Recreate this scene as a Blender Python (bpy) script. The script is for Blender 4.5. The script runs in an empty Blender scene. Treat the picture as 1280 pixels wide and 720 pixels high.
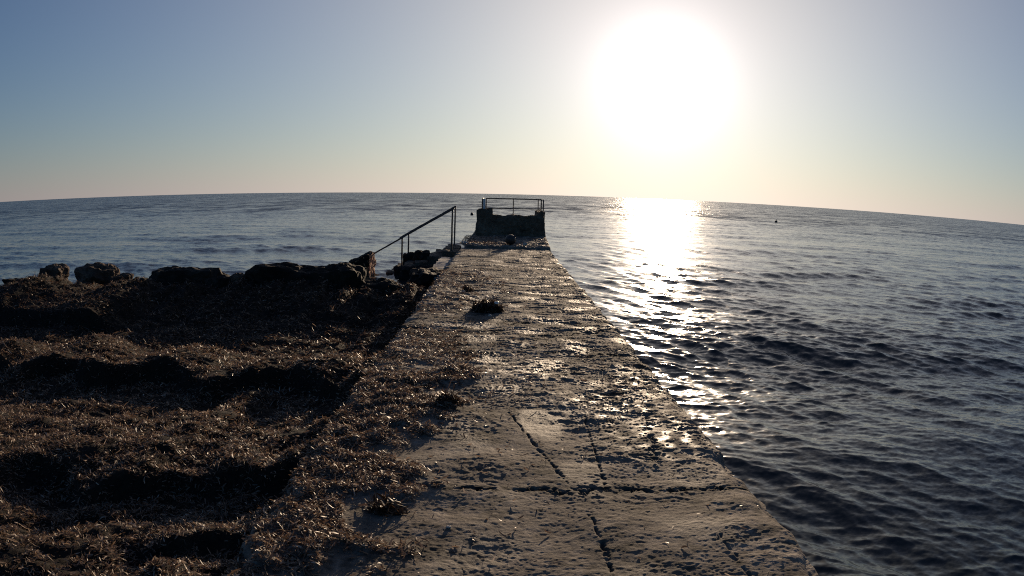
import bpy, bmesh, math, random
import numpy as np
from mathutils import Vector, Matrix, noise as mnoise

rng = np.random.default_rng(11)
random.seed(11)
scene = bpy.context.scene
COL = scene.collection
R = math.radians

# ------------------------------------------------------------------ camera
EYE = 1.6                       # above the pier deck (z = 0); X across the pier, Y along it
cam_d = bpy.data.cameras.new("camera")
cam = bpy.data.objects.new("camera", cam_d)
COL.objects.link(cam)
rot = Matrix(((0.99961008, -0.02010743, -0.01937449),
              (-0.01655934, 0.13178941, -0.99113941),
              (0.02248262, 0.99107378, 0.13140506)))
cam.matrix_world = Matrix.Translation((0, 0, EYE)) @ rot.to_4x4()
cam_d.sensor_fit = 'HORIZONTAL'
cam_d.sensor_width = 36.0
cam_d.lens = 25.03
cam_d.clip_start = 0.05
cam_d.clip_end = 100000.0
cam_d.type = 'PANO'             # the photograph's wide-angle lens bends the horizon
cam_d.panorama_type = 'FISHEYE_EQUISOLID'
cam_d.fisheye_lens = 25.03
cam_d.fisheye_fov = math.pi
scene.camera = cam

# ------------------------------------------------------------------ sky and sun
SUN_EL, SUN_AZ = R(9.8), R(13.0)         # azimuth from +Y (seaward) towards +X
sun_dir = Vector((math.sin(SUN_AZ) * math.cos(SUN_EL), math.cos(SUN_AZ) * math.cos(SUN_EL), math.sin(SUN_EL)))
world = bpy.data.worlds.new("World")
scene.world = world
world.use_nodes = True
nt = world.node_tree
nt.nodes.clear()


def N(tree, typ, **kw):
    n = tree.nodes.new(typ)
    for k, v in kw.items():
        setattr(n, k, v)
    return n


def math_node(tree, op, a, b=None, c=None):
    n = tree.nodes.new('ShaderNodeMath')
    n.operation = op
    for i, v in enumerate((a, b, c)):
        if v is None:
            continue
        if hasattr(v, 'is_output'):
            tree.links.new(v, n.inputs[i])
        else:
            n.inputs[i].default_value = v
    return n.outputs[0]


sky = N(nt, 'ShaderNodeTexSky')
sky.sky_type = 'NISHITA'
sky.sun_disc = False
sky.sun_elevation = SUN_EL
sky.sun_rotation = SUN_AZ
sky.altitude = 0
sky.air_density = 1.5
sky.dust_density = 0.0
sky.ozone_density = 6.0
tc = N(nt, 'ShaderNodeTexCoord')
dot = N(nt, 'ShaderNodeVectorMath', operation='DOT_PRODUCT')
nt.links.new(tc.outputs['Generated'], dot.inputs[0])
dot.inputs[1].default_value = sun_dir
ang = math_node(nt, 'ARCCOSINE', math_node(nt, 'MINIMUM', dot.outputs['Value'], 0.9999999))
# aureole of the air round the sun: a tight core and a wide skirt
core = math_node(nt, 'MULTIPLY', math_node(nt, 'EXPONENT', math_node(nt, 'MULTIPLY', math_node(nt, 'POWER', math_node(nt, 'DIVIDE', ang, R(4.2)), 2.0), -1.0)), 0.45)
skirt = math_node(nt, 'EXPONENT', math_node(nt, 'DIVIDE', ang, -R(6.0)))
wide = math_node(nt, 'EXPONENT', math_node(nt, 'DIVIDE', ang, -R(18.0)))
# pale marine haze low over the horizon
sepx = N(nt, 'ShaderNodeSeparateXYZ')
nt.links.new(tc.outputs['Generated'], sepx.inputs[0])
elev = math_node(nt, 'ARCSINE', math_node(nt, 'MAXIMUM', sepx.outputs['Z'], 0.0))
low = math_node(nt, 'EXPONENT', math_node(nt, 'ADD', math_node(nt, 'DIVIDE', elev, -R(6.0)), math_node(nt, 'DIVIDE', ang, -R(60.0))))
wb = N(nt, 'ShaderNodeMix', data_type='RGBA', blend_type='MULTIPLY')
wb.inputs[0].default_value = 1.0
nt.links.new(sky.outputs[0], wb.inputs[6])
wb.inputs[7].default_value = (0.801, 1.010, 1.315, 1)      # the camera's white balance
bg = N(nt, 'ShaderNodeBackground')
nt.links.new(wb.outputs[2], bg.inputs['Color'])
SKY_STRENGTH = 0.05
bg.inputs['Strength'].default_value = SKY_STRENGTH
last = bg.outputs[0]
for col, strength in (((0.19, 0.163, 0.40, 1), skirt), ((1.11, 0.875, 0.43, 1), wide), ((0.324, 0.293, 0.442, 1), low), ((1.0, 0.97, 0.92, 1), core)):
    b_ = N(nt, 'ShaderNodeBackground')
    b_.inputs['Color'].default_value = [c_ * 0.8706 for c_ in col[:3]] + [1]      # exposure is +0.2
    nt.links.new(strength, b_.inputs['Strength'])
    add = N(nt, 'ShaderNodeAddShader')
    nt.links.new(last, add.inputs[0])
    nt.links.new(b_.outputs[0], add.inputs[1])
    last = add.outputs[0]
wo = N(nt, 'ShaderNodeOutputWorld')
nt.links.new(last, wo.inputs['Surface'])

sl = bpy.data.lights.new("sun", 'SUN')
sl.energy = 5.0
sl.angle = R(0.55)
sl.color = (1.0, 0.76, 0.52)
so = bpy.data.objects.new("sun", sl)
so.rotation_mode = 'QUATERNION'
so.rotation_quaternion = (-sun_dir).to_track_quat('-Z', 'Y')
so.location = sun_dir * 60
COL.objects.link(so)

scene.view_settings.view_transform = 'Standard'
scene.view_settings.look = 'None'
scene.view_settings.exposure = 0.2
scene.view_settings.gamma = 1.0
scene.view_settings.use_curve_mapping = False
scene.cycles.max_bounces = 5
scene.cycles.diffuse_bounces = 2
scene.cycles.glossy_bounces = 3
scene.cycles.sample_clamp_indirect = 4.0
scene.cycles.sample_clamp_direct = 0.0
scene.cycles.use_denoising = False
scene.cycles.filter_width = 1.1

# ------------------------------------------------------------------ numpy noise
TN = 512


def make_tile(seed):
    r = np.random.default_rng(seed)
    k = np.fft.fftfreq(TN) * TN
    kk = np.hypot(*np.meshgrid(k, k))
    amp = np.exp(-((kk - 28) / 11.0) ** 2)
    f = np.fft.ifft2(amp * np.exp(2j * np.pi * r.random((TN, TN)))).real
    return (f / f.std()).astype(np.float32)


TILES = [make_tile(s) for s in range(4)]
PX = TN / 28.0


def ns(x, y, lam, seed=0, sx=1.0, sy=1.0, ang=None):
    """Smooth noise, standard deviation 1, feature length lam metres (stretched sx, sy)."""
    a = seed * 1.7 + 0.4 if ang is None else ang
    c, s = math.cos(a), math.sin(a)
    if ang is None and (sx != 1 or sy != 1):
        c, s = 1.0, 0.0
    u = ((x * c + y * s) / (lam * sx)) * PX + seed * 71.3
    v = ((-x * s + y * c) / (lam * sy)) * PX + seed * 37.9
    iu = np.floor(u).astype(np.int64)
    iv = np.floor(v).astype(np.int64)
    fu = (u - iu).astype(np.float32)
    fv = (v - iv).astype(np.float32)
    T = TILES[seed % 4]
    iu0, iv0, iu1, iv1 = iu % TN, iv % TN, (iu + 1) % TN, (iv + 1) % TN
    return (T[iv0, iu0] * (1 - fu) * (1 - fv) + T[iv0, iu1] * fu * (1 - fv)
            + T[iv1, iu0] * (1 - fu) * fv + T[iv1, iu1] * fu * fv)


def sstep(a, b, x):
    t = np.clip((x - a) / (b - a), 0, 1)
    return t * t * (3 - 2 * t)


# ------------------------------------------------------------------ helpers
def mesh_from(name, verts, quads, mat, smooth=True, attrs=None, tris=None):
    me = bpy.data.meshes.new(name)
    nv = len(verts)
    me.vertices.add(nv)
    me.vertices.foreach_set('co', np.asarray(verts, np.float32).ravel())
    q = np.asarray(quads, np.int32).reshape(-1, 4)
    nq = len(q)
    me.loops.add(nq * 4)
    me.loops.foreach_set('vertex_index', q.ravel())
    me.polygons.add(nq)
    me.polygons.foreach_set('loop_start', np.arange(nq, dtype=np.int32) * 4)
    me.polygons.foreach_set('loop_total', np.full(nq, 4, np.int32))
    me.polygons.foreach_set('use_smooth', np.full(nq, smooth, bool))
    me.update(calc_edges=True)
    for k, v in (attrs or {}).items():
        at = me.attributes.new(k, 'FLOAT', 'POINT')
        at.data.foreach_set('value', np.asarray(v, np.float32).ravel())
    me.materials.append(mat)
    return me


def grid_quads(nr, nc, wrap=False):
    i = np.arange(nr * nc).reshape(nr, nc)
    return np.stack([i[:-1, :-1], i[:-1, 1:], i[1:, 1:], i[1:, :-1]], -1).reshape(-1, 4)


def link(name, me, parent=None, loc=None):
    o = bpy.data.objects.new(name, me)
    COL.objects.link(o)
    if parent is not None:
        o.parent = parent
    if loc is not None:
        o.location = loc
    return o


def tag(o, label=None, cat=None, group=None, kind=None):
    for k, v in (('label', label), ('category', cat), ('group', group), ('kind', kind)):
        if v:
            o[k] = v
    return o


def thing(name, label, cat, loc=(0, 0, 0), group=None):
    o = bpy.data.objects.new(name, None)
    o.location = loc
    o.empty_display_size = 0.2
    COL.objects.link(o)
    return tag(o, label, cat, group)


def bm_mesh(name, bm, mat, smooth=False):
    me = bpy.data.meshes.new(name)
    bm.normal_update()
    bm.to_mesh(me)
    bm.free()
    if smooth:
        for p in me.polygons:
            p.use_smooth = True
    me.materials.append(mat)
    return me


def tube_mesh(name, pts, rad, mat, seg=10, jitter=0.0):
    """A tube through pts with slightly uneven radius (rust and paint)."""
    bm = bmesh.new()
    pts = [Vector(p) for p in pts]
    dense = [pts[0]]
    for a, b in zip(pts[:-1], pts[1:]):
        n = max(1, int((b - a).length / 0.12))
        for k in range(1, n + 1):
            dense.append(a.lerp(b, k / n))
    rings = []
    for i, p in enumerate(dense):
        t = (dense[min(i + 1, len(dense) - 1)] - dense[max(i - 1, 0)]).normalized()
        u = t.orthogonal().normalized() if abs(t.z) > 0.9 else t.cross(Vector((0, 0, 1))).normalized()
        v = t.cross(u)
        rr = rad * (1 + jitter * random.uniform(-1, 1))
        off = Vector((random.uniform(-1, 1), random.uniform(-1, 1), random.uniform(-1, 1))) * rad * jitter * 0.6
        rings.append([bm.verts.new(p + off + (u * math.cos(a) + v * math.sin(a)) * rr)
                      for a in [2 * math.pi * k / seg for k in range(seg)]])
    for r0, r1 in zip(rings[:-1], rings[1:]):
        for k in range(seg):
            bm.faces.new((r0[k], r0[(k + 1) % seg], r1[(k + 1) % seg], r1[k]))
    bm.faces.new(rings[0][::-1])
    bm.faces.new(rings[-1])
    bmesh.ops.recalc_face_normals(bm, faces=bm.faces)
    return bm_mesh(name, bm, mat, True)


def rough_solid(name, bm, mat, cut, amp, seed, loc=(0, 0, 0), octs=((0.35, 1.0), (0.12, 0.5), (0.045, 0.25))):
    """Subdivide a closed bmesh to edge length cut and weather its surface with 3-D noise."""
    for _ in range(7):
        longe = [e for e in bm.edges if e.calc_length() > cut]
        if not longe:
            break
        bmesh.ops.subdivide_edges(bm, edges=longe, cuts=1, use_grid_fill=True)
        bmesh.ops.triangulate(bm, faces=[f for f in bm.faces if len(f.verts) > 4])
    bm.normal_update()
    off = Vector((seed * 13.7, seed * 5.1, seed * 9.3))
    lv = Vector(loc)
    for v in bm.verts:
        p = v.co + lv + off
        d = 0
        for lam, w in octs:
            d += w * mnoise.noise(p / lam)
        v.co += v.normal * d * amp
    return bm_mesh(name, bm, mat, False)


def add_box(bm, lo, hi):
    m = Matrix.Translation([(a + b) / 2 for a, b in zip(lo, hi)]) @ Matrix.Diagonal([b - a for a, b in zip(lo, hi)] + [1])
    bmesh.ops.create_cube(bm, size=1, matrix=m)


def prism_xz(bm, outline, y0, y1):
    f = [bm.verts.new((x, y0, z)) for x, z in outline]
    b = [bm.verts.new((x, y1, z)) for x, z in outline]
    n = len(outline)
    bm.faces.new(f)
    bm.faces.new(b[::-1])
    for i in range(n):
        bm.faces.new((f[i], b[i], b[(i + 1) % n], f[(i + 1) % n]))
    bmesh.ops.recalc_face_normals(bm, faces=bm.faces)


# ------------------------------------------------------------------ materials
def new_mat(name):
    m = bpy.data.materials.new(name)
    m.use_nodes = True
    t = m.node_tree
    t.nodes.clear()
    out = N(t, 'ShaderNodeOutputMaterial')
    return m, t, out


def noise_tex(t, vec, scale, detail=4, rough=0.6):
    n = N(t, 'ShaderNodeTexNoise')
    n.inputs['Scale'].default_value = scale
    n.inputs['Detail'].default_value = detail
    n.inputs['Roughness'].default_value = rough
    t.links.new(vec, n.inputs['Vector'])
    return n


def ramp(t, fac, stops):
    r = N(t, 'ShaderNodeValToRGB')
    els = r.color_ramp.elements
    while len(els) < len(stops):
        els.new(0.5)
    for e, (p, c) in zip(els, stops):
        e.position = p
        e.color = (*c, 1) if len(c) == 3 else c
    t.links.new(fac, r.inputs['Fac'])
    return r.outputs['Color']


def mix_col(t, fac, a, b, mode='MIX'):
    m = N(t, 'ShaderNodeMix')
    m.data_type = 'RGBA'
    m.blend_type = mode
    for sock, v in ((m.inputs[0], fac), (m.inputs[6], a), (m.inputs[7], b)):
        if hasattr(v, 'is_output'):
            t.links.new(v, sock)
        else:
            sock.default_value = v if not isinstance(v, tuple) else (*v, 1) if len(v) == 3 else v
    return m.outputs[2]


def obj_vec(t, scale=(1, 1, 1)):
    g = N(t, 'ShaderNodeNewGeometry')
    mp = N(t, 'ShaderNodeMapping')
    mp.inputs['Scale'].default_value = scale
    t.links.new(g.outputs['Position'], mp.inputs['Vector'])
    return mp.outputs[0]


def attr(t, name):
    a = N(t, 'ShaderNodeAttribute')
    a.attribute_name = name
    return a.outputs['Fac']


def concrete_mat(name, lo, mid, hi, wet=False, bump=0.5, bscale=60):
    m, t, out = new_mat(name)
    v = obj_vec(t)
    n1 = noise_tex(t, v, 1.1, 5, 0.65)
    n2 = noise_tex(t, v, 9.0, 6, 0.7)
    n3 = noise_tex(t, v, 55.0, 4, 0.7)
    f = math_node(t, 'ADD', math_node(t, 'MULTIPLY', n1.outputs['Fac'], 0.45),
                  math_node(t, 'ADD', math_node(t, 'MULTIPLY', n2.outputs['Fac'], 0.35), math_node(t, 'MULTIPLY', n3.outputs['Fac'], 0.2)))
    c = ramp(t, f, [(0.36, lo), (0.5, mid), (0.64, hi)])
    p = N(t, 'ShaderNodeBsdfPrincipled')
    if wet:
        a = attr(t, 'wet')
        d = attr(t, 'dirt')
        c = mix_col(t, d, c, (0.016, 0.014, 0.010))
        c = mix_col(t, math_node(t, 'MULTIPLY', a, 0.55), c, (0.03, 0.026, 0.02))
        rr = math_node(t, 'SUBTRACT', 0.88, math_node(t, 'MULTIPLY', a, 0.5))
        t.links.new(rr, p.inputs['Roughness'])
    else:
        p.inputs['Roughness'].default_value = 0.85
    p.inputs['Specular IOR Level'].default_value = 0.16
    if wet:
        t.links.new(math_node(t, 'ADD', 0.12, math_node(t, 'MULTIPLY', a, 0.5)), p.inputs['Specular IOR Level'])
    t.links.new(c, p.inputs['Base Color'])
    b = N(t, 'ShaderNodeBump')
    b.inputs['Strength'].default_value = bump
    b.inputs['Distance'].default_value = 0.006
    nb = noise_tex(t, v, bscale, 5, 0.75)
    t.links.new(nb.outputs['Fac'], b.inputs['Height'])
    t.links.new(b.outputs[0], p.inputs['Normal'])
    t.links.new(p.outputs[0], out.inputs['Surface'])
    return m


M_DECK = concrete_mat("deck_concrete", (0.055, 0.046, 0.037), (0.155, 0.131, 0.106), (0.33, 0.285, 0.235), wet=True, bump=0.8, bscale=75)
M_WALL = concrete_mat("weathered_concrete", (0.035, 0.028, 0.020), (0.10, 0.078, 0.056), (0.22, 0.18, 0.135))
M_PALE = concrete_mat("pale_concrete", (0.16, 0.15, 0.14), (0.28, 0.27, 0.25), (0.42, 0.40, 0.37))
M_ROCK = concrete_mat("shore_rock", (0.018, 0.013, 0.010), (0.06, 0.041, 0.03), (0.2, 0.14, 0.10), bscale=30)
M_DARKROCK = concrete_mat("weedy_rock", (0.006, 0.005, 0.004), (0.018, 0.014, 0.011), (0.055, 0.045, 0.036), bscale=30)
M_SUNLITROCK = concrete_mat("sunlit_block_side", (0.2, 0.09, 0.05), (0.5, 0.26, 0.15), (0.65, 0.4, 0.26), bscale=40)  # orange of low sun put into the colour, for one block side
M_STONE = concrete_mat("pale_stone", (0.30, 0.27, 0.23), (0.45, 0.41, 0.36), (0.6, 0.56, 0.5))


def simple_mat(name, col, rough, spec=0.5, var=0.4, scale=30):
    m, t, out = new_mat(name)
    n = noise_tex(t, obj_vec(t), scale, 4, 0.65)
    lo = tuple(c * (1 - var) for c in col)
    hi = tuple(c * (1 + var) for c in col)
    c = ramp(t, n.outputs['Fac'], [(0.35, lo), (0.65, hi)])
    p = N(t, 'ShaderNodeBsdfPrincipled')
    t.links.new(c, p.inputs['Base Color'])
    p.inputs['Roughness'].default_value = rough
    p.inputs['Specular IOR Level'].default_value = spec
    t.links.new(p.outputs[0], out.inputs['Surface'])
    return m


M_IRON = simple_mat("rusty_iron", (0.075, 0.05, 0.038), 0.6, var=0.6)
M_BUOY = simple_mat("dark_buoy", (0.03, 0.026, 0.024), 0.55)
M_WHITE = simple_mat("white_paint", (0.72, 0.71, 0.68), 0.5, var=0.12)
M_SHELL = simple_mat("bleached_scrap", (0.78, 0.76, 0.72), 0.4, var=0.1)

# matted, half-rotted seaweed under the loose leaves
m, t, out = new_mat("seaweed_mat")
v = obj_vec(t)
nn = noise_tex(t, v, 26, 6, 0.75)
c = ramp(t, nn.outputs['Fac'], [(0.35, (0.006, 0.005, 0.004)), (0.6, (0.022, 0.016, 0.011)), (0.75, (0.06, 0.042, 0.028))])
p = N(t, 'ShaderNodeBsdfPrincipled')
t.links.new(c, p.inputs['Base Color'])
p.inputs['Roughness'].default_value = 0.9
p.inputs['Specular IOR Level'].default_value = 0.2
b = N(t, 'ShaderNodeBump')
b.inputs['Strength'].default_value = 0.9
b.inputs['Distance'].default_value = 0.012
nb = noise_tex(t, v, 45, 6, 0.8)
t.links.new(nb.outputs['Fac'], b.inputs['Height'])
t.links.new(b.outputs[0], p.inputs['Normal'])
t.links.new(p.outputs[0], out.inputs['Surface'])
M_WRACK = m

# dry leaf ribbons: brown, thin enough to let some sun through
m, t, out = new_mat("dry_seaweed_leaf")
tone = attr(t, 'tone')
c = ramp(t, tone, [(0.0, (0.010, 0.007, 0.005)), (0.45, (0.14, 0.088, 0.058)), (0.8, (0.35, 0.245, 0.165)), (1.0, (0.62, 0.49, 0.37))])
p = N(t, 'ShaderNodeBsdfPrincipled')
t.links.new(c, p.inputs['Base Color'])
p.inputs['Roughness'].default_value = 0.5
p.inputs['Specular IOR Level'].default_value = 0.35
tr = N(t, 'ShaderNodeBsdfTranslucent')
t.links.new(c, tr.inputs['Color'])
mx = N(t, 'ShaderNodeMixShader')
mx.inputs[0].default_value = 0.3
t.links.new(p.outputs[0], mx.inputs[1])
t.links.new(tr.outputs[0], mx.inputs[2])
t.links.new(mx.outputs[0], out.inputs['Surface'])
M_LEAF = m

# sea water: dark body, mirror skin; ripples finer than the mesh are added to the normal
m, t, out = new_mat("sea_water")
g = N(t, 'ShaderNodeNewGeometry')
far = attr(t, 'far')
acc = None
for sc, (ax, ay), amp, rotz, k in ((0.5, (1.0, 2.6), 0.70, 0.10, 'far'), (1.9, (1.0, 2.8), 0.50, -0.2, 'mid'),
                                   (6.0, (1.0, 1.8), 0.20, -0.6, 'near'), (21.0, (1.0, 1.7), 0.16, 0.4, 'near')):
    mp = N(t, 'ShaderNodeMapping')
    mp.inputs['Rotation'].default_value = (0, 0, rotz)
    mp.inputs['Scale'].default_value = (ax, ay, 1)
    t.links.new(g.outputs['Position'], mp.inputs['Vector'])
    n = noise_tex(t, mp.outputs[0], sc, 2, 0.5)
    sub = N(t, 'ShaderNodeVectorMath', operation='SUBTRACT')
    t.links.new(n.outputs['Color'], sub.inputs[0])
    sub.inputs[1].default_value = (0.5, 0.5, 0.5)
    mul = N(t, 'ShaderNodeVectorMath', operation='MULTIPLY')
    t.links.new(sub.outputs[0], mul.inputs[0])
    mul.inputs[1].default_value = (amp * 1.15, amp * 1.7, 0)
    o_ = mul.outputs[0]
    if k in ('far', 'mid'):
        w = far if k == 'far' else attr(t, 'mid')
        s2 = N(t, 'ShaderNodeVectorMath', operation='SCALE')
        t.links.new(o_, s2.inputs[0])
        t.links.new(w, s2.inputs['Scale'])
        o_ = s2.outputs[0]
    if acc is None:
        acc = o_
    else:
        ad = N(t, 'ShaderNodeVectorMath', operation='ADD')
        t.links.new(acc, ad.inputs[0])
        t.links.new(o_, ad.inputs[1])
        acc = ad.outputs[0]
# far out the faces of the chop that look shoreward are the ones seen: long bands lean more or less
mp = N(t, 'ShaderNodeMapping')
mp.inputs['Rotation'].default_value = (0, 0, 0.05)
mp.inputs['Scale'].default_value = (0.028, 0.13, 1)
t.links.new(g.outputs['Position'], mp.inputs['Vector'])
nb = noise_tex(t, mp.outputs[0], 1.0, 4, 0.6)
mp = N(t, 'ShaderNodeMapping')
mp.inputs['Scale'].default_value = (0.20, 0.085, 1)
t.links.new(g.outputs['Position'], mp.inputs['Vector'])
nb2 = noise_tex(t, mp.outputs[0], 1.0, 3, 0.6)
lean = math_node(t, 'MULTIPLY', math_node(t, 'ADD', math_node(t, 'MULTIPLY_ADD', nb.outputs['Fac'], -0.5, 0.10),
                                          math_node(t, 'MULTIPLY_ADD', nb2.outputs['Fac'], -0.8, 0.40)), far)
cv = N(t, 'ShaderNodeCombineXYZ')
t.links.new(lean, cv.inputs['Y'])
ad = N(t, 'ShaderNodeVectorMath', operation='ADD')
t.links.new(acc, ad.inputs[0])
t.links.new(cv.outputs[0], ad.inputs[1])
acc = ad.outputs[0]
ad = N(t, 'ShaderNodeVectorMath', operation='ADD')
t.links.new(g.outputs['Normal'], ad.inputs[0])
t.links.new(acc, ad.inputs[1])
nz = N(t, 'ShaderNodeVectorMath', operation='NORMALIZE')
t.links.new(ad.outputs[0], nz.inputs[0])
p = N(t, 'ShaderNodeBsdfPrincipled')
p.inputs['Base Color'].default_value = (0.022, 0.028, 0.028, 1)
t.links.new(math_node(t, 'MULTIPLY_ADD', far, 0.04, 0.15), p.inputs['Roughness'])
p.inputs['IOR'].default_value = 1.333
t.links.new(nz.outputs[0], p.inputs['Normal'])
t.links.new(p.outputs[0], out.inputs['Surface'])
M_WATER = m

# ------------------------------------------------------------------ the sea: one sheet to the horizon
WATER_Z = -0.75
rs = [0.6]
while rs[-1] < 40000:
    r = rs[-1]
    rs.append(r * (1 + min(0.06, max(0.003, r * 2.3e-4))))
rs = np.array(rs, np.float32)
th = np.radians(np.linspace(-150, 150, 1500)).astype(np.float32)
thd = np.degrees(th)
# finer towards the seaward side
u = np.linspace(-1, 1, 1500)
th = np.radians(72 * u + 78 * u ** 5).astype(np.float32)
RR, TH = np.meshgrid(rs, th, indexing='ij')
X = RR * np.sin(TH)
Y = RR * np.cos(TH)
step = np.gradient(rs)[:, None].astype(np.float32) * np.ones_like(X)
Z = np.zeros_like(X)
DX = np.zeros_like(X)
DY = np.zeros_like(X)
wr = np.random.default_rng(5)
waves = []
def train(n, lo, hi, heading, spread, steep, power=1.0):
    for _ in range(n):
        lam = math.exp(wr.uniform(math.log(lo), math.log(hi)))
        waves.append((lam, R(heading + wr.normal(0, spread)), steep * lam ** power * wr.uniform(.5, 1.3)))


train(20, 2.5, 9.0, 184, 9, 0.0024, 0.8)     # swell coming in from the open sea
train(36, 0.8, 3.5, 190, 15, 0.0020)         # short sea riding on it
train(80, 0.16, 1.2, 236, 17, 0.0035)        # wind chop across it
train(40, 0.10, 0.7, 188, 18, 0.0034)        # ripples thrown back by pier and shore
train(50, 0.05, 0.2, 225, 24, 0.0030)        # capillary ripples, close in
near_rows = np.searchsorted(rs, 600)
for lam, d, a in waves:
    k = 2 * math.pi / lam
    dx, dy = math.sin(d), math.cos(d)
    w = np.clip((lam - 1.7 * step[:, :1]) / (1.7 * step[:, :1]), 0, 1)
    nr = int(np.argmax(w[:, 0] <= 0)) if (w[:, 0] <= 0).any() else len(rs)
    nr = max(nr, 2)
    ph = k * (X[:nr] * dx + Y[:nr] * dy) + wr.uniform(0, 6.28)
    s, c = np.sin(ph), np.cos(ph)
    aw = a * w[:nr]
    Z[:nr] += aw * c
    DX[:nr] -= 1.0 * aw * dx * s
    DY[:nr] -= 1.0 * aw * dy * s
# groups: calmer and rougher patches, and long low swell lines far out
gust = 1 + 0.22 * ns(X[:near_rows], Y[:near_rows], 9.0, 1)
Z[:near_rows] *= gust
far_w = sstep(35, 130, RR)
mid_w = 0.12 + 0.88 * sstep(14, 60, RR)
V = np.stack([X + DX, Y + DY, Z + WATER_Z], -1).reshape(-1, 3)
me = mesh_from("sea", V, grid_quads(*X.shape)[:, ::-1], M_WATER, attrs={'far': far_w, 'mid': mid_w})
sea = link("sea", me)
tag(sea, "dark rippled sea reaching the bowed horizon with sun glitter", "sea", kind='structure')

# ------------------------------------------------------------------ the pier deck
XL, XR = -1.16, 1.48
WET_SPOTS = [(0.92, 5.25, 0.55, 0.5), (1.15, 4.6, 0.4, 0.5), (1.25, 5.9, 0.35, 0.5), (0.2, 6.3, .5, .4)]
GROOVES = [((0.10, 5.05), (0.41, 3.74), 0.017, 0.02), ((0.655, 5.0), (0.62, 3.66), 0.013, 0.018),
           ((1.12, 5.0), (1.0, 4.1), 0.06, 0.014), ((0.49, 3.30), (0.54, 2.4), 0.022, 0.02),
           ((1.10, 3.0), (1.13, 2.6), 0.03, 0.016)]


def seg_dist(x, y, a, b):
    ax, ay = a
    bx, by = b
    L2 = (bx - ax) ** 2 + (by - ay) ** 2
    tt = np.clip(((x - ax) * (bx - ax) + (y - ay) * (by - ay)) / L2, 0, 1)
    return np.hypot(x - ax - tt * (bx - ax), y - ay - tt * (by - ay)), tt


def litter_cover(x, y):
    """Where loose leaves lie on the deck (0..1)."""
    n = 0.16 * ns(x, y, 0.9, 3) + 0.08 * ns(x, y, 0.28, 2)
    edge = -0.62 + 0.28 * sstep(4.6, 5.6, y) - 0.16 * sstep(5.8, 7.5, y) - 0.25 * sstep(3.6, 2.4, y)
    a = sstep(0.16, -0.12, x - edge + n) * (0.22 * sstep(9.5, 7.0, y) + 0.78 * sstep(6.6, 5.2, y + 2 * n))
    b_ = 0.5 * sstep(0.1, -0.5, x + 0.2 + 2 * n) * sstep(8.5, 10.5, y) * sstep(16, 13, y)
    c_ = 0.9 * sstep(0.1, -0.2, x - 0.1 + 1.5 * n) * sstep(20.6, 21.4, y) * sstep(25.6, 24.5, y)
    return np.maximum(np.maximum(a, b_), c_)


def deck_z(x, y, detail=True):
    z = 0.007 * ns(x, y, 1.3, 1) + 0.0035 * ns(x, y, 0.42, 2, 1.5, 1.0)
    if detail:
        rough = 0.42 + 0.10 * np.clip(ns(x, y, 0.8, 2), -1, 2) + 0.45 * sstep(4.2, 5.6, y + 0.5 * ns(x, y, 1.0, 3)) + 0.25 * sstep(.2, .9, x) * sstep(3.4, 4.2, y)
        n1, n2, n3, n4 = ns(x, y, 0.19, 3, 1.9, 1.0), ns(x, y, 0.085, 1, 1.5, 1.0), ns(x, y, 0.04, 2, 1.5, 1.0), ns(x, y, 0.02, 0, 1.4, 1.0)
        z = z + rough * (0.0034 * n1 + 0.0024 * n2 * (1 + 0.5 * n1) + 0.0017 * n3 * (1 + 0.4 * n2) + 0.0011 * n4)
        # spalled hollows of every size
        z = z - rough * 0.012 * np.clip(0.6 * n1 + 0.55 * n2 + 0.45 * n3 + 0.5 * ns(x, y, 0.6, 1) - 1.15, 0, 1.5)
        # joint across the deck
        jw = 0.020 + 0.012 * ns(x, y, 0.10, 1) + 0.006 * ns(x, y, 0.035, 2)
        jy = y - 3.62 - 0.014 * ns(x, y * 0, 0.5, 2) - 0.006 * ns(x, y * 0, 0.12, 1)
        z = z - 0.020 * np.clip(0.55 + 0.5 * ns(x, y * 0, 0.22, 0), 0.1, 1) * (1 + 0.5 * ns(x, y, 0.05, 2)) * np.exp(-(jy / np.maximum(jw, .008)) ** 2) * (0.25 + 0.75 * sstep(-0.75, -0.45, x))
        for yy, dp in ((8.3, .02), (12.6, .018), (16.6, .018)):
            jy = y - yy - 0.05 * ns(x, y * 0, 0.6, 3)
            z = z - dp * np.exp(-(jy / 0.03) ** 2)
        for a, b_, w, dp in GROOVES:
            dd, tt = seg_dist(x + 0.003 * ns(x, y, .15, 2), y, a, b_)
            ww = w * (0.6 + 0.3 * ns(x, y, 0.15, 0) + 0.2 * ns(x, y, 0.04, 1)) * (0.35 + 0.65 * tt)
            z = z - dp * np.clip(0.65 + 0.6 * ns(x, y, 0.12, 3) + 0.4 * ns(x, y, 0.05, 0), 0, 1.1) * np.exp(-(dd / np.maximum(ww, .006)) ** 2)
    # litter thickness
    z = z + 0.022 * litter_cover(x, y) * (1 + 0.5 * ns(x, y, 0.22, 3))
    # worn arrises
    eR = XR - x
    eL = x - XL
    nz_ = 0.02 * ns(x * 0, y, 0.5, 1)
    z = z - 0.05 * np.exp(-np.clip(eR + nz_, 0, 9) / 0.035) - 0.05 * np.exp(-np.clip(eL + nz_, 0, 9) / 0.035)
    return z


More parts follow.
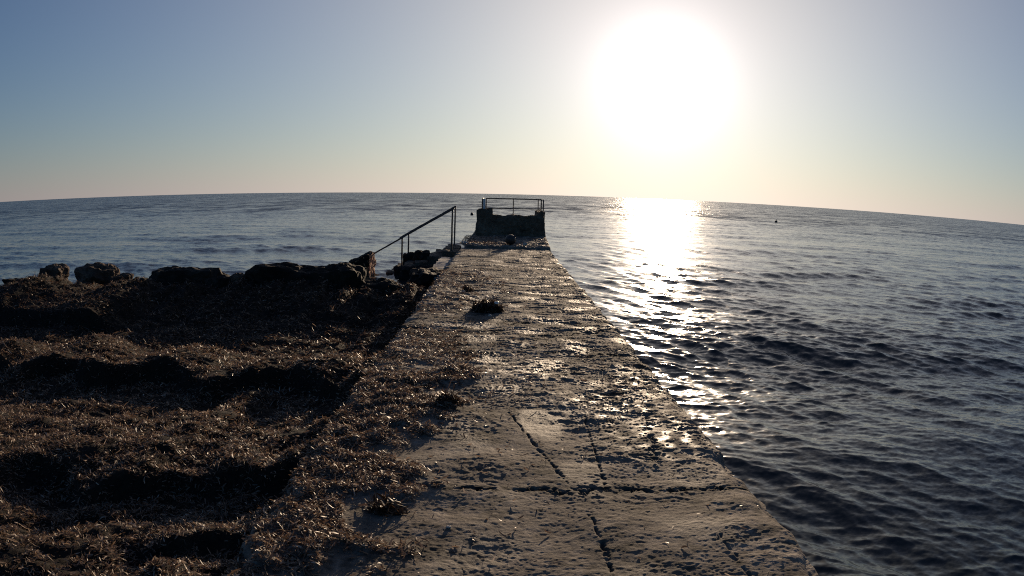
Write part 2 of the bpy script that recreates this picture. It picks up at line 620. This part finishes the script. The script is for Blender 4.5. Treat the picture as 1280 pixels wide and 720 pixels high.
ys = [-3.0]
while ys[-1] < 1.3:
    ys.append(ys[-1] + 0.02)
while ys[-1] < 20.75:
    ys.append(ys[-1] + max(0.0045, ys[-1] * 0.0021))
ys = np.array(ys)
xs = np.linspace(XL, XR, 560)
XX, YY = np.meshgrid(xs, ys)
wob = 0.012 * ns(XX * 0, YY, 0.9, 1) + 0.006 * ns(XX * 0, YY, 0.2, 2)
edge_w = sstep(XR - 0.25, XR, XX) - sstep(XL + 0.25, XL, XX)
ZZ = deck_z(XX, YY)
XX = XX + wob * edge_w
wet = np.zeros_like(ZZ)
for wx, wy, rx, ry in WET_SPOTS:
    wet = np.maximum(wet, np.exp(-((XX - wx) / rx) ** 2 - ((YY - wy) / ry) ** 2))
wet = np.clip(0.62 * wet * (0.55 + 0.6 * ns(XX, YY, 0.16, 1)), 0, 0.8)
wet = np.maximum(wet, 0.5 * np.clip(ns(XX, YY, 0.7, 0) - 0.3, 0, 1) * (0.35 + 0.65 * sstep(4.0, 5.5, YY)))
dirt = np.clip(0.45 * ns(XX, YY, 0.6, 2, 1.6, 1) + 0.4 * ns(XX, YY, 0.15, 3, 1.8, 1) + 0.35 * ns(XX, YY, 0.05, 1, 1.6, 1) - 0.25 + 0.4 * sstep(6.0, 7.0, YY) * sstep(9.8, 8.2, YY), 0, 0.9) * (0.65 + 0.35 * sstep(4.2, 5.8, YY))
jd = np.exp(-((YY - 3.62) / 0.05) ** 2) * (0.2 + 0.8 * sstep(-.75, -.45, XX))
for a, b_, w, dp in GROOVES:
    dd, tt = seg_dist(XX, YY, a, b_)
    jd = np.maximum(jd, 0.75 * np.clip(0.6 + 0.5 * ns(XX, YY, 0.09, 2), 0, 1) * np.exp(-(dd / (w * 1.4)) ** 2))
dirt = np.clip(np.maximum(dirt, jd * (0.7 + 0.3 * ns(XX, YY, 0.08, 1))), 0, 0.95)
# side faces: fold the outer columns down into the water
def fold(XX, YY, ZZ, attrs):
    levels = [(-0.10, 0.004), (-0.22, -0.012), (-0.38, 0.01), (-0.55, -0.015), (-0.75, 0.0), (-1.1, 0.02), (-2.4, 0.02)]
    L, Rr = [], []
    for z, o_ in levels:
        n_ = 0.014 * ns(YY[:, :1] * 0 + z * 3, YY[:, :1], 0.3, 2)
        L.append((XX[:, :1] - 0.012 + o_ * -1 + n_, np.full_like(n_, z)))
        Rr.append((XX[:, -1:] + 0.012 + o_ + n_, np.full_like(n_, z)))
    nX = np.concatenate([a for a, _ in L[::-1]] + [XX] + [a for a, _ in Rr], 1)
    nZ = np.concatenate([b_ for _, b_ in L[::-1]] + [ZZ] + [b_ for _, b_ in Rr], 1)
    nY = np.concatenate([YY[:, :1]] * len(L) + [YY] + [YY[:, :1]] * len(L), 1)
    na = {k: np.concatenate([v_[:, :1]] * len(L) + [v_] + [v_[:, -1:]] * len(L), 1) for k, v_ in attrs.items()}
    return nX, nY, nZ, na


fx, fy, fz, fa = fold(XX, YY, ZZ, {'wet': wet, 'dirt': dirt})
pier = thing("pier", "weathered concrete pier running straight out from the shore into the sea", "pier", (0, 0, 0))
me = mesh_from("deck", np.stack([fx, fy, fz], -1).reshape(-1, 3), grid_quads(*fx.shape), M_DECK, attrs=fa)
link("deck", me, pier)

# far section, one low step up
ys2 = np.concatenate([[20.752, 20.755], np.arange(20.79, 30.6, 0.035)])
xs2 = np.linspace(-1.02, 1.70, 180)
XX, YY = np.meshgrid(xs2, ys2)
XX = np.where(XX > 0, XX * (0.885 + 0.115 * np.clip((YY - 20.75) / 5, 0, 1)), XX)
ZZ = (0.075 + 0.012 * ns(XX, YY, 0.9, 1) + 0.010 * ns(XX, YY, 0.25, 2, 1.5, 1) + 0.006 * ns(XX, YY, .1, 3)
      + 0.03 * litter_cover(XX, YY) - 0.03 * np.exp(-(YY - 20.75) / 0.05))
ZZ = ZZ - 0.04 * np.exp(-(XX - XX.min()) / .06) - 0.04 * np.exp(-(XX.max(1, keepdims=True) - XX) / .06)
ZZ[0] = -0.5
wet = np.clip(0.4 * ns(XX, YY, 0.6, 1), 0, 1)
dirt = np.clip(0.5 * ns(XX, YY, 0.5, 2, 1.6, 1) - 0.2, 0, .8)
fx, fy, fz, fa = fold(XX, YY, ZZ, {'wet': wet, 'dirt': dirt})
fz[0] = np.minimum(fz[0], -0.5)
me = mesh_from("end_platform", np.stack([fx, fy, fz], -1).reshape(-1, 3), grid_quads(*fx.shape), M_DECK, attrs=fa)
link("end_platform", me, pier)

# ------------------------------------------------------------------ the shore of banked seaweed
def shore_z(x, y, detail=True):
    w1 = 0.13 * ns(x, y * 0.3, 0.9, 1) + 0.035 * ns(x, y * 0.5, 0.3, 2)
    w2 = 0.22 * ns(x, y * 0.3, 1.5, 3) + 0.05 * ns(x, y * 0.5, 0.4, 0)
    z = np.full_like(x, -0.17)
    # near hollow and first step
    y0 = 2.95 + w1 * 0.7
    s0 = sstep(-2.1, -1.8, x)
    z = z - 0.10 * s0 * sstep(y0 - .55, y0 - .1, y) + 0.10 * s0 * sstep(y0 - .04, y0 + 0.06, y)
    y1 = 3.78 + 0.10 * (x + 2.3) + w1
    in1 = sstep(-3.5, -3.0, x)
    z = z - 0.13 * in1 * sstep(y1 - 1.0, y1 - 0.35, y) + (0.15 + 0.02 * np.clip(ns(x, y * 0, 0.5, 3), -1.2, 1.0)) * in1 * sstep(y1 - 0.06, y1 + 0.07, y)
    # plateau slopes off towards the second step
    z = z - 0.19 * sstep(y1 + 0.5, y1 + 2.2, y)
    y2 = 6.55 - 0.10 * np.abs(x + 3.0) + w2
    z = z + (0.20 + 0.03 * np.clip(ns(x, y * 0, 0.8, 1), -1.2, 1.0)) * sstep(y2 - 0.1, y2 + 0.12, y)
    z = z - 0.42 * sstep(y2 + 0.5, y2 + 2.6, y)
    # the big bank along the water
    crest = (-0.12 + 0.12 * np.exp(-((x + 6.3) / .8) ** 2) + 0.14 * np.exp(-((x + 3.9) / 1.2) ** 2)
             - 0.16 * sstep(-9.6, -10.6, x) + 0.10 * np.exp(-((x + 9.3) / .9) ** 2)
             + 0.03 * ns(x, y * 0.2, 0.5, 1) + 0.02 * ns(x, y * .2, 0.17, 2))
    z = z + 0.15 * np.exp(-((x + 1.3) / 0.35) ** 2) * sstep(4.9, 3.4, y)
    z = z + 0.11 * np.exp(-((x + 1.28) / 0.22) ** 2) * sstep(4.0, 5.0, y) * sstep(11.0, 8.0, y) * (0.8 + 0.3 * np.clip(ns(x * 0, y, 0.7, 2), -1.5, 1))
    yc = 12.9 + 0.3 * np.clip(ns(x, x * 0, 2.2, 2), -1.2, 1.2) - 0.25 * sstep(-8, -11, x) * 4
    up = sstep(yc - 2.6, yc - 0.05, y) ** 1.2
    z = z + (crest + 0.45) * up
    z = z - (crest + 1.6) * sstep(yc + 0.05, yc + 2.0, y)
    # a nearer bank at the far left
    z = z + 0.30 * sstep(-6.1, -6.9, x) * sstep(10.05, 10.3, y + 0.25 * w2) * sstep(13.2, 11.0, y)
    # cleft beside the pier
    z = z - 0.05 * np.exp(-((x + 1.38 - 0.05 * ns(x * 0, y, .8, 1)) / 0.14) ** 2) * sstep(13.5, 11.5, y)
    z = z + 0.016 * ns(x, y, 0.8, 1, 1.6, 1.0) + 0.009 * ns(x, y, 0.33, 2, 1.8, 1.0)
    if detail:
        z = z + 0.006 * ns(x, y, 0.15, 3, 1.5, 1.0) + 0.004 * ns(x, y, 0.07, 1)
    return z


gx = np.arange(-19.0, -0.95, 0.027)
gy = np.arange(-3.0, 16.2, 0.027)
XX, YY = np.meshgrid(gx, gy)
ZZ = shore_z(XX, YY)
me = mesh_from("beach", np.stack([XX, YY, ZZ], -1).reshape(-1, 3), grid_quads(*XX.shape), M_WRACK)
tag(link("beach", me), "banked dark rotting seaweed beach left of the pier", "beach", kind='structure')


def make_leaves(name, px, py, pz, length, width, tone, flat=0.35):
    """Curled ribbons of dead seagrass, one mesh."""
    n = len(px)
    a = rng.uniform(0, 2 * np.pi, n)
    pitch = rng.normal(0, flat, n)
    roll = rng.normal(0, 0.7, n)
    curl = rng.normal(0, 1.2, n)
    bend = rng.normal(0, 0.7, n)
    S = 4
    s = np.linspace(-0.5, 0.5, S)
    P = np.zeros((n, S, 2, 3), np.float32)
    heading = a[:, None] + curl[:, None] * s[None]
    pt = pitch[:, None] + bend[:, None] * s[None]
    dl = (length / (S - 1))[:, None]
    hx = np.cos(heading) * np.cos(pt) * dl
    hy = np.sin(heading) * np.cos(pt) * dl
    hz = np.sin(pt) * dl
    cx = np.cumsum(hx, 1) - hx[:, :1] - np.sum(hx, 1, keepdims=True) / 2
    cy = np.cumsum(hy, 1) - hy[:, :1] - np.sum(hy, 1, keepdims=True) / 2
    cz = np.cumsum(hz, 1)
    cz = cz - cz.min(1, keepdims=True) * 0.6
    ra = roll[:, None] + 0.6 * curl[:, None] * s[None]
    wx = -np.sin(heading) * np.cos(ra)
    wy = np.cos(heading) * np.cos(ra)
    wz = np.sin(ra)
    prof = np.array([0.55, 1, 1, 0.5])
    for side, sg in ((0, -1), (1, 1)):
        hw = sg * 0.5 * width[:, None] * prof[None]
        P[:, :, side, 0] = px[:, None] + cx + wx * hw
        P[:, :, side, 1] = py[:, None] + cy + wy * hw
        P[:, :, side, 2] = pz[:, None] + cz + wz * hw
    base = np.arange(n)[:, None] * (S * 2)
    q = []
    for k in range(S - 1):
        q.append(np.concatenate([base + 2 * k, base + 2 * k + 1, base + 2 * k + 3, base + 2 * k + 2], 1))
    q = np.stack(q, 1).reshape(-1, 4)
    return mesh_from(name, P.reshape(-1, 3), q, M_LEAF, attrs={'tone': np.repeat(tone, S * 2)})


def tones(n, mean=0.42):
    return np.clip(rng.normal(mean, 0.2, n) + (rng.random(n) < 0.035) * 0.5, 0, 1)


# shore litter: dense near, larger and sparser far
parts = []
for (x0, x1, y0, y1, dens, L) in ((-6.0, -1.1, 1.2, 5.2, 5200, 0.042), (-8.0, -1.1, 5.2, 8.5, 2200, 0.058), (-11.5, -1.1, 8.5, 14.2, 650, 0.09),
                                  (-12, -6, 1, 8.5, 300, 0.09)):
    n = int((x1 - x0) * (y1 - y0) * dens)
    x = rng.uniform(x0, x1, n)
    y = rng.uniform(y0, y1, n)
    keep = (ns(x, y, 0.5, 2) + 0.7 * ns(x, y, 0.17, 1)) > rng.uniform(-2.2, 0.9, n)
    x, y = x[keep], y[keep]
    parts.append((x, y, shore_z(x, y) + 0.004, rng.uniform(0.6, 1.5, len(x)) * L, rng.uniform(0.7, 1.4, len(x)) * 0.0066 * (L / 0.042) ** 0.8, tones(len(x), 0.46 if L < .08 else 0.24)))
px, py, pz, ln, wd, tn = (np.concatenate(c) for c in zip(*parts))
lm = make_leaves("dry_seaweed_litter", px, py, pz, ln, wd, tn)
tag(link("dry_seaweed_litter", lm), "brown dry seaweed leaves scattered over the beach banks", "seaweed", kind='stuff')

# litter on the deck
n = 140000
x = np.where(rng.random(n) < 0.8, rng.uniform(XL - 0.02, 0.3, n), rng.uniform(0.3, XR - 0.05, n))
y = np.concatenate([rng.uniform(1.6, 8.5, int(n * .72)), rng.uniform(8.5, 16, int(n * .18)), rng.uniform(21, 25.6, n - int(n * .72) - int(n * .18))])
cov = litter_cover(x, y)
keep = rng.random(n) < cov * np.where(y < 8.5, 1, 0.55) + 0.007 + 0.05 * np.clip(ns(x, y, 0.45, 0) - 0.2, 0, 1.5) * sstep(4.6, 5.6, y)
x, y = x[keep], y[keep]
z = np.where(y > 20.75, 0.10, deck_z(x, y) + 0.004)
L = np.where(y < 8.5, 0.042, 0.07) * rng.uniform(0.5, 1.5, len(x))
lm = make_leaves("seaweed_leaf_litter", x, y, z, L, rng.uniform(0.6, 1.4, len(x)) * 0.0072, tones(len(x), 0.5), 0.3)
tag(link("seaweed_leaf_litter", lm), "dry brown leaves blown over the left edge of the pier deck", "leaves", kind='stuff')

# ------------------------------------------------------------------ parapet and railing at the pier head
PY = 25.85
outline = [(-0.83, 0.03), (-0.86, 0.35), (-0.83, 0.62), (-0.78, 0.86), (-0.75, 1.03), (-0.50, 1.04), (-0.40, 0.94), (-0.24, 0.835), (0.2, 0.82),
           (0.55, 0.84), (1.0, 0.81), (1.32, 0.845), (1.46, 0.93), (1.50, 1.0), (1.60, 1.0), (1.62, 0.6), (1.66, 0.25), (1.69, 0.03)]
bm = bmesh.new()
prism_xz(bm, outline, PY, PY + 0.32)
para = thing("parapet", "dark crumbling concrete parapet wall across the seaward end of the pier", "wall", (0, 0, 0))
bmesh.ops.triangulate(bm, faces=bm.faces)
link("front_wall", rough_solid("front_wall", bm, M_WALL, 0.09, 0.05, 1), para)
for sx0, sx1, h in ((-0.84, -0.56, 0.98), (1.42, 1.66, 0.96)):
    bm = bmesh.new()
    add_box(bm, (sx0, PY + 0.33, 0.03), (sx1, PY + 3.2, h))
    link("side_wall", rough_solid("side_wall", bm, M_WALL, 0.12, 0.05, sx0), para)

rail = thing("metal_railing", "rusty tubular railing on top of the parapet at the pier head", "railing", (0, 0, 0))
for x, y, z0, z1, r in ((-0.64, PY + .12, 0.98, 1.42, .022), (-0.505, PY + .16, 0.98, 1.43, .022), (0.49, PY + .16, 0.78, 1.42, .018),
                        (1.51, PY + .16, 0.93, 1.43, .024), (1.58, PY + .14, 0.93, 1.41, .024), (-0.66, PY + 3, .9, 1.42, .022), (1.55, PY + 3, .9, 1.42, .022)):
    link("post", tube_mesh("post", [(x, y, z0), (x + random.uniform(-.006, .006), y, z1)], r, M_IRON, 10, 0.12), rail)
link("top_rail", tube_mesh("top_rail", [(-0.505, PY + .16, 1.425), (0.5, PY + .16, 1.43), (1.51, PY + .16, 1.425)], .021, M_IRON, 10, 0.1), rail)
link("mid_rail", tube_mesh("mid_rail", [(-0.505, PY + .16, 1.075), (0.5, PY + .16, 1.07), (1.51, PY + .16, 1.075)], .018, M_IRON, 10, 0.12), rail)
for xa, xb in ((-0.64, -0.66), (1.58, 1.55)):
    link("side_rail", tube_mesh("side_rail", [(xa, PY + .14, 1.415), (xb, PY + 3, 1.415)], .02, M_IRON, 10, 0.1), rail)
bm = bmesh.new()
add_box(bm, (-0.615, PY + .13, 1.02), (-0.53, PY + .145, 1.42))
bmesh.ops.bevel(bm, geom=bm.edges[:], offset=.004, segments=1)
link("plate", bm_mesh("plate", bm, M_WHITE), rail)
bm = bmesh.new()
add_box(bm, (-0.48, PY + .06, 0.86), (-0.26, PY + .28, 1.06))
link("bracket_block", rough_solid("bracket_block", bm, M_WALL, 0.06, 0.03, 5), rail)

# ------------------------------------------------------------------ steps down to the water with two handrails
def handrail(label, y, top, posts, end):
    h = thing("handrail", label, "handrail", (posts[0][0], y, 0), "handrails of the sea steps")
    o0 = Vector((posts[0][0], y, 0))
    for x, z0, z1 in posts:
        link("post", tube_mesh("post", [Vector((x, y, z0)) - o0, Vector((x + 0.01, y, z1)) - o0], 0.024, M_IRON, 10, 0.12), h)
    link("rail", tube_mesh("rail", [Vector((x, y, z)) - o0 for x, z in [top] + [(p_[0], p_[2]) for p_ in posts] + [end]], 0.024, M_IRON, 10, 0.12), h)
    return h


handrail("rusty handrail on the nearer side of the sea steps, ending at the slanted block", 20.3, (-1.30, 1.16),
         [(-1.36, -0.15, 1.13), (-2.80, -0.85, 0.30)], (-3.62, -0.17))
handrail("rusty handrail on the far side of the sea steps, its top post tallest", 22.7, (-1.40, 1.19),
         [(-1.43, -0.15, 1.17), (-2.92, -0.85, 0.31)], (-3.2, 0.14))

stairs = thing("concrete_stairs", "broken dark concrete steps descending left from the pier into the water", "stairs", (-1.2, 21.5, 0))
for i in range(5):
    bm = bmesh.new()
    x1 = -1.19 - 0.40 * i
    add_box(bm, (x1 - 0.43 + 1.2, -1.35 - 0.1 * (i % 2), -1.6), (x1 + 1.2 - 0.004, 1.35, -0.06 - 0.16 * i))
    link("step", rough_solid("step", bm, M_WALL, 0.11, 0.06, i + 20, (x1, 21, 0)), stairs)

bm = bmesh.new()
add_box(bm, (-0.2, -2.4, -0.5), (0.17, 2.0, 0.06))
o = link("ledge", rough_solid("ledge", bm, M_PALE, 0.1, 0.03, 31), None, (-1.36, 17.2, -0.2))
tag(o, "pale broken concrete ledge along the pier's left side before the steps", "ledge")


# ------------------------------------------------------------------ rocks
def rock_mesh(name, sx, sy, sz, seed, mat, sub=5, amp=0.35, ridge=0.12):
    bm = bmesh.new()
    bmesh.ops.create_icosphere(bm, subdivisions=sub, radius=1)
    off = Vector((seed * 7.31, seed * 3.17, seed * 1.93))
    for v in bm.verts:
        p_ = v.co.copy()
        d = mnoise.noise(p_ * 1.1 + off) * amp + mnoise.noise(p_ * 2.6 + off) * amp * 0.5
        rg = 1 - abs(mnoise.noise(Vector((p_.x * 4, p_.y * 4, p_.z * 1.6)) + off))
        d += (rg - 0.7) * ridge * 1.6 + mnoise.noise(p_ * 11 + off) * 0.05
        # blocky: pull towards a rounded cube
        mcube = max(abs(p_.x), abs(p_.y), abs(p_.z))
        q_ = p_.lerp(p_ / mcube * 0.82, 0.55)
        q_ = q_ * (1 + d)
        v.co = Vector((q_.x * sx, q_.y * sy, q_.z * sz))
    return bm_mesh(name, bm, mat, False)


BOULDERS = [
    ("ribbed brown boulder standing highest on the bank at far left", -9.1, 14.2, -0.30, .58, .5, .40, 3, M_ROCK),
    ("rounded brown boulder just left of the ribbed one on the bank", -10.3, 13.9, -0.20, .36, .4, .30, 4, M_ROCK),
    ("low dark boulder at the left border of the photo by the water", -10.2, 12.4, -0.24, .42, .4, .24, 5, M_DARKROCK),
    ("small brown boulder low on the right flank of the ribbed one", -8.45, 14.1, -0.33, .26, .3, .22, 6, M_ROCK),
    ("tan stone sticking out between the two dark humps of the bank", -5.15, 13.2, -0.17, .20, .22, .20, 7, M_ROCK),
]
for lab, x, y, z, sx, sy, sz, sd, mt in BOULDERS:
    o = link("boulder", rock_mesh("boulder", sx, sy, sz, sd, mt), None, (x, y, z))
    tag(o, lab, "boulder", "boulders along the seaweed bank")
for lab, x, y, z, sx, sy, sz, sd in [
    ("broad dark weed covered rock hump left of centre on the bank", -6.4, 13.4, -0.38, .95, .6, .60, 21),
    ("dark weed covered rock touching the right end of the broad hump", -5.5, 13.3, -0.45, .50, .45, .50, 22),
    ("widest dark weed covered rock in the middle of the bank crest", -4.25, 13.6, -0.38, 1.05, .6, .62, 23),
    ("dark weed covered rock just left of the slanted block", -3.2, 13.5, -0.40, .70, .55, .62, 24),
    ("low dark weed covered rock nearest the pier on the bank crest", -2.2, 13.5, -0.48, .55, .5, .42, 25)]:
    o = link("rock", rock_mesh("rock", sx, sy, sz, sd, M_DARKROCK, 5, 0.3, 0.09), None, (x, y, z))
    tag(o, lab, "rock", "dark weed covered rocks on the bank crest")
for lab, x, y, z, sx, sy, sz, sd in [
    ("large black rock heaped against the near side of the sea steps", -2.15, 19.0, -0.80, .55, .5, .46, 11),
    ("pointed black rock at the foot of the far handrail post", -2.72, 22.2, -0.62, .30, .3, .36, 12),
    ("black knob of rock on the outer end of the sea steps", -2.3, 21.0, -0.35, .26, .3, .26, 13),
    ("small black rock around the foot of the nearer handrail's lower post", -2.83, 20.1, -0.72, .18, .22, .26, 14),
    ("flat black rock wedged between bank and pier side", -1.55, 15.3, -0.30, .38, .7, .26, 15)]:
    o = link("rock", rock_mesh("rock", sx, sy, sz, sd, M_DARKROCK), None, (x, y, z))
    tag(o, lab, "rock", "black rocks beside the sea steps")

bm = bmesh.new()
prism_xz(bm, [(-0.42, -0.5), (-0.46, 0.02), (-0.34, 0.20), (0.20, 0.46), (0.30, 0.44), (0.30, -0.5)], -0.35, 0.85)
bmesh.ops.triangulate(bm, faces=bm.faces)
me = rough_solid("slanted_block", bm, M_DARKROCK, 0.06, 0.09, 41)
me.materials.append(M_SUNLITROCK)          # painted light: sunlit orange on the side towards the pier, shade-black elsewhere
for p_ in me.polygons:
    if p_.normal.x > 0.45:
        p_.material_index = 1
o = link("slanted_block", me, None, (-3.95, 19.9, -0.62))
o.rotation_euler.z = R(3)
tag(o, "dark slanted block with a painted sunlit orange side at the lower end of the handrail", "block")

# ------------------------------------------------------------------ things lying on the deck
bm = bmesh.new()
bmesh.ops.create_uvsphere(bm, u_segments=40, v_segments=24, radius=0.165)
for v in bm.verts:
    v.co.z *= 0.93
    v.co *= 1 + 0.03 * mnoise.noise(v.co * 14)
ball = link("mooring_buoy", bm_mesh("mooring_buoy", bm, M_BUOY, True), None, (0.34, 21.35, 0.235))
tag(ball, "dark round mooring buoy lying on the pier step before the parapet", "buoy")
bm = bmesh.new()
bmesh.ops.create_cone(bm, cap_ends=True, segments=20, radius1=0.035, radius2=0.03, depth=0.09, matrix=Matrix.Translation((0.12, -0.04, 0.10)) @ Matrix.Rotation(R(55), 4, 'Y'))
link("eye", bm_mesh("eye", bm, M_IRON, True), ball)

# clumps of wet weed
def clump(label, cx, cy, rx, ry, h, n, seed):
    r2 = np.random.default_rng(seed)
    a = r2.uniform(0, 2 * np.pi, n)
    rr = np.sqrt(r2.random(n))
    x = cx + rx * rr * np.cos(a)
    y = cy + ry * rr * np.sin(a)
    z = deck_z(x, y) + h * (1 - rr ** 2) * r2.random(n)
    lm = make_leaves("seaweed_clump", x - cx, y - cy, z, r2.uniform(.06, .14, n), r2.uniform(.008, .016, n), np.clip(r2.normal(0.12, .12, n), 0, 1), 0.5)
    o = link("seaweed_clump", lm, None, (cx, cy, 0))
    return tag(o, label, "seaweed", "seaweed clumps on the deck")


clump("largest dark seaweed clump lying mid pier with a white scrap on it", -0.14, 9.6, 0.21, 0.20, 0.13, 1500, 1)
clump("tiny dark seaweed tuft beyond the largest clump on the pier", -0.50, 11.6, 0.08, 0.10, 0.07, 160, 2)
clump("small brown seaweed tuft near the left of the deck before the clump", -0.36, 5.2, 0.09, 0.10, 0.06, 220, 3)
clump("small seaweed tuft at the edge of the leaf litter close to the viewer", -0.55, 3.3, 0.09, 0.07, 0.04, 120, 4)


def pebble(name, label, cat, x, y, z, s, seed, mat, group=None):
    o = link(name, rock_mesh(name, s, s * .8, s * .55, seed, mat, 3, 0.3, 0.05), None, (x, y, z))
    return tag(o, label, cat, group)


pebble("shell", "white shell scrap on top of the largest seaweed clump", "shell", -0.02, 9.55, 0.13, 0.032, 51, M_SHELL)
G = "pale stones on the pier deck"
pebble("stone", "pale stone in front of the largest seaweed clump", "stone", -0.10, 9.12, 0.025, 0.025, 52, M_STONE, G)
pebble("stone", "pale stone to the right of the dark buoy on the step", "stone", 0.78, 21.3, 0.12, 0.07, 53, M_STONE, G)
pebble("stone", "pale stone beside the tiny tuft of seaweed", "stone", -0.56, 11.3, 0.03, 0.03, 54, M_STONE, G)
pebble("stone", "pale slab of stone on the left corner of the pier step", "stone", -1.02, 21.3, 0.10, 0.12, 55, M_STONE, G)
pebble("stone", "tiny pale stone alone on the bare near deck", "stone", -0.22, 3.12, 0.012, 0.012, 56, M_STONE, G)

# ------------------------------------------------------------------ floats out on the water
def sea_float(label, x, y, s):
    bm = bmesh.new()
    bmesh.ops.create_uvsphere(bm, u_segments=20, v_segments=12, radius=s)
    bmesh.ops.create_cone(bm, cap_ends=True, segments=10, radius1=s * .25, radius2=s * .18, depth=s * .8, matrix=Matrix.Translation((0, 0, s * 1.25)))
    o = link("sea_float", bm_mesh("sea_float", bm, M_BUOY, True), None, (x, y, WATER_Z + s * 0.45))
    return tag(o, label, "float", "floats on the sea")


sea_float("small dark float on the sea between handrail and parapet", -3.05, 78, 0.17)
sea_float("small dark float on the sea right of the sun's glitter", 37.2, 90.5, 0.2)
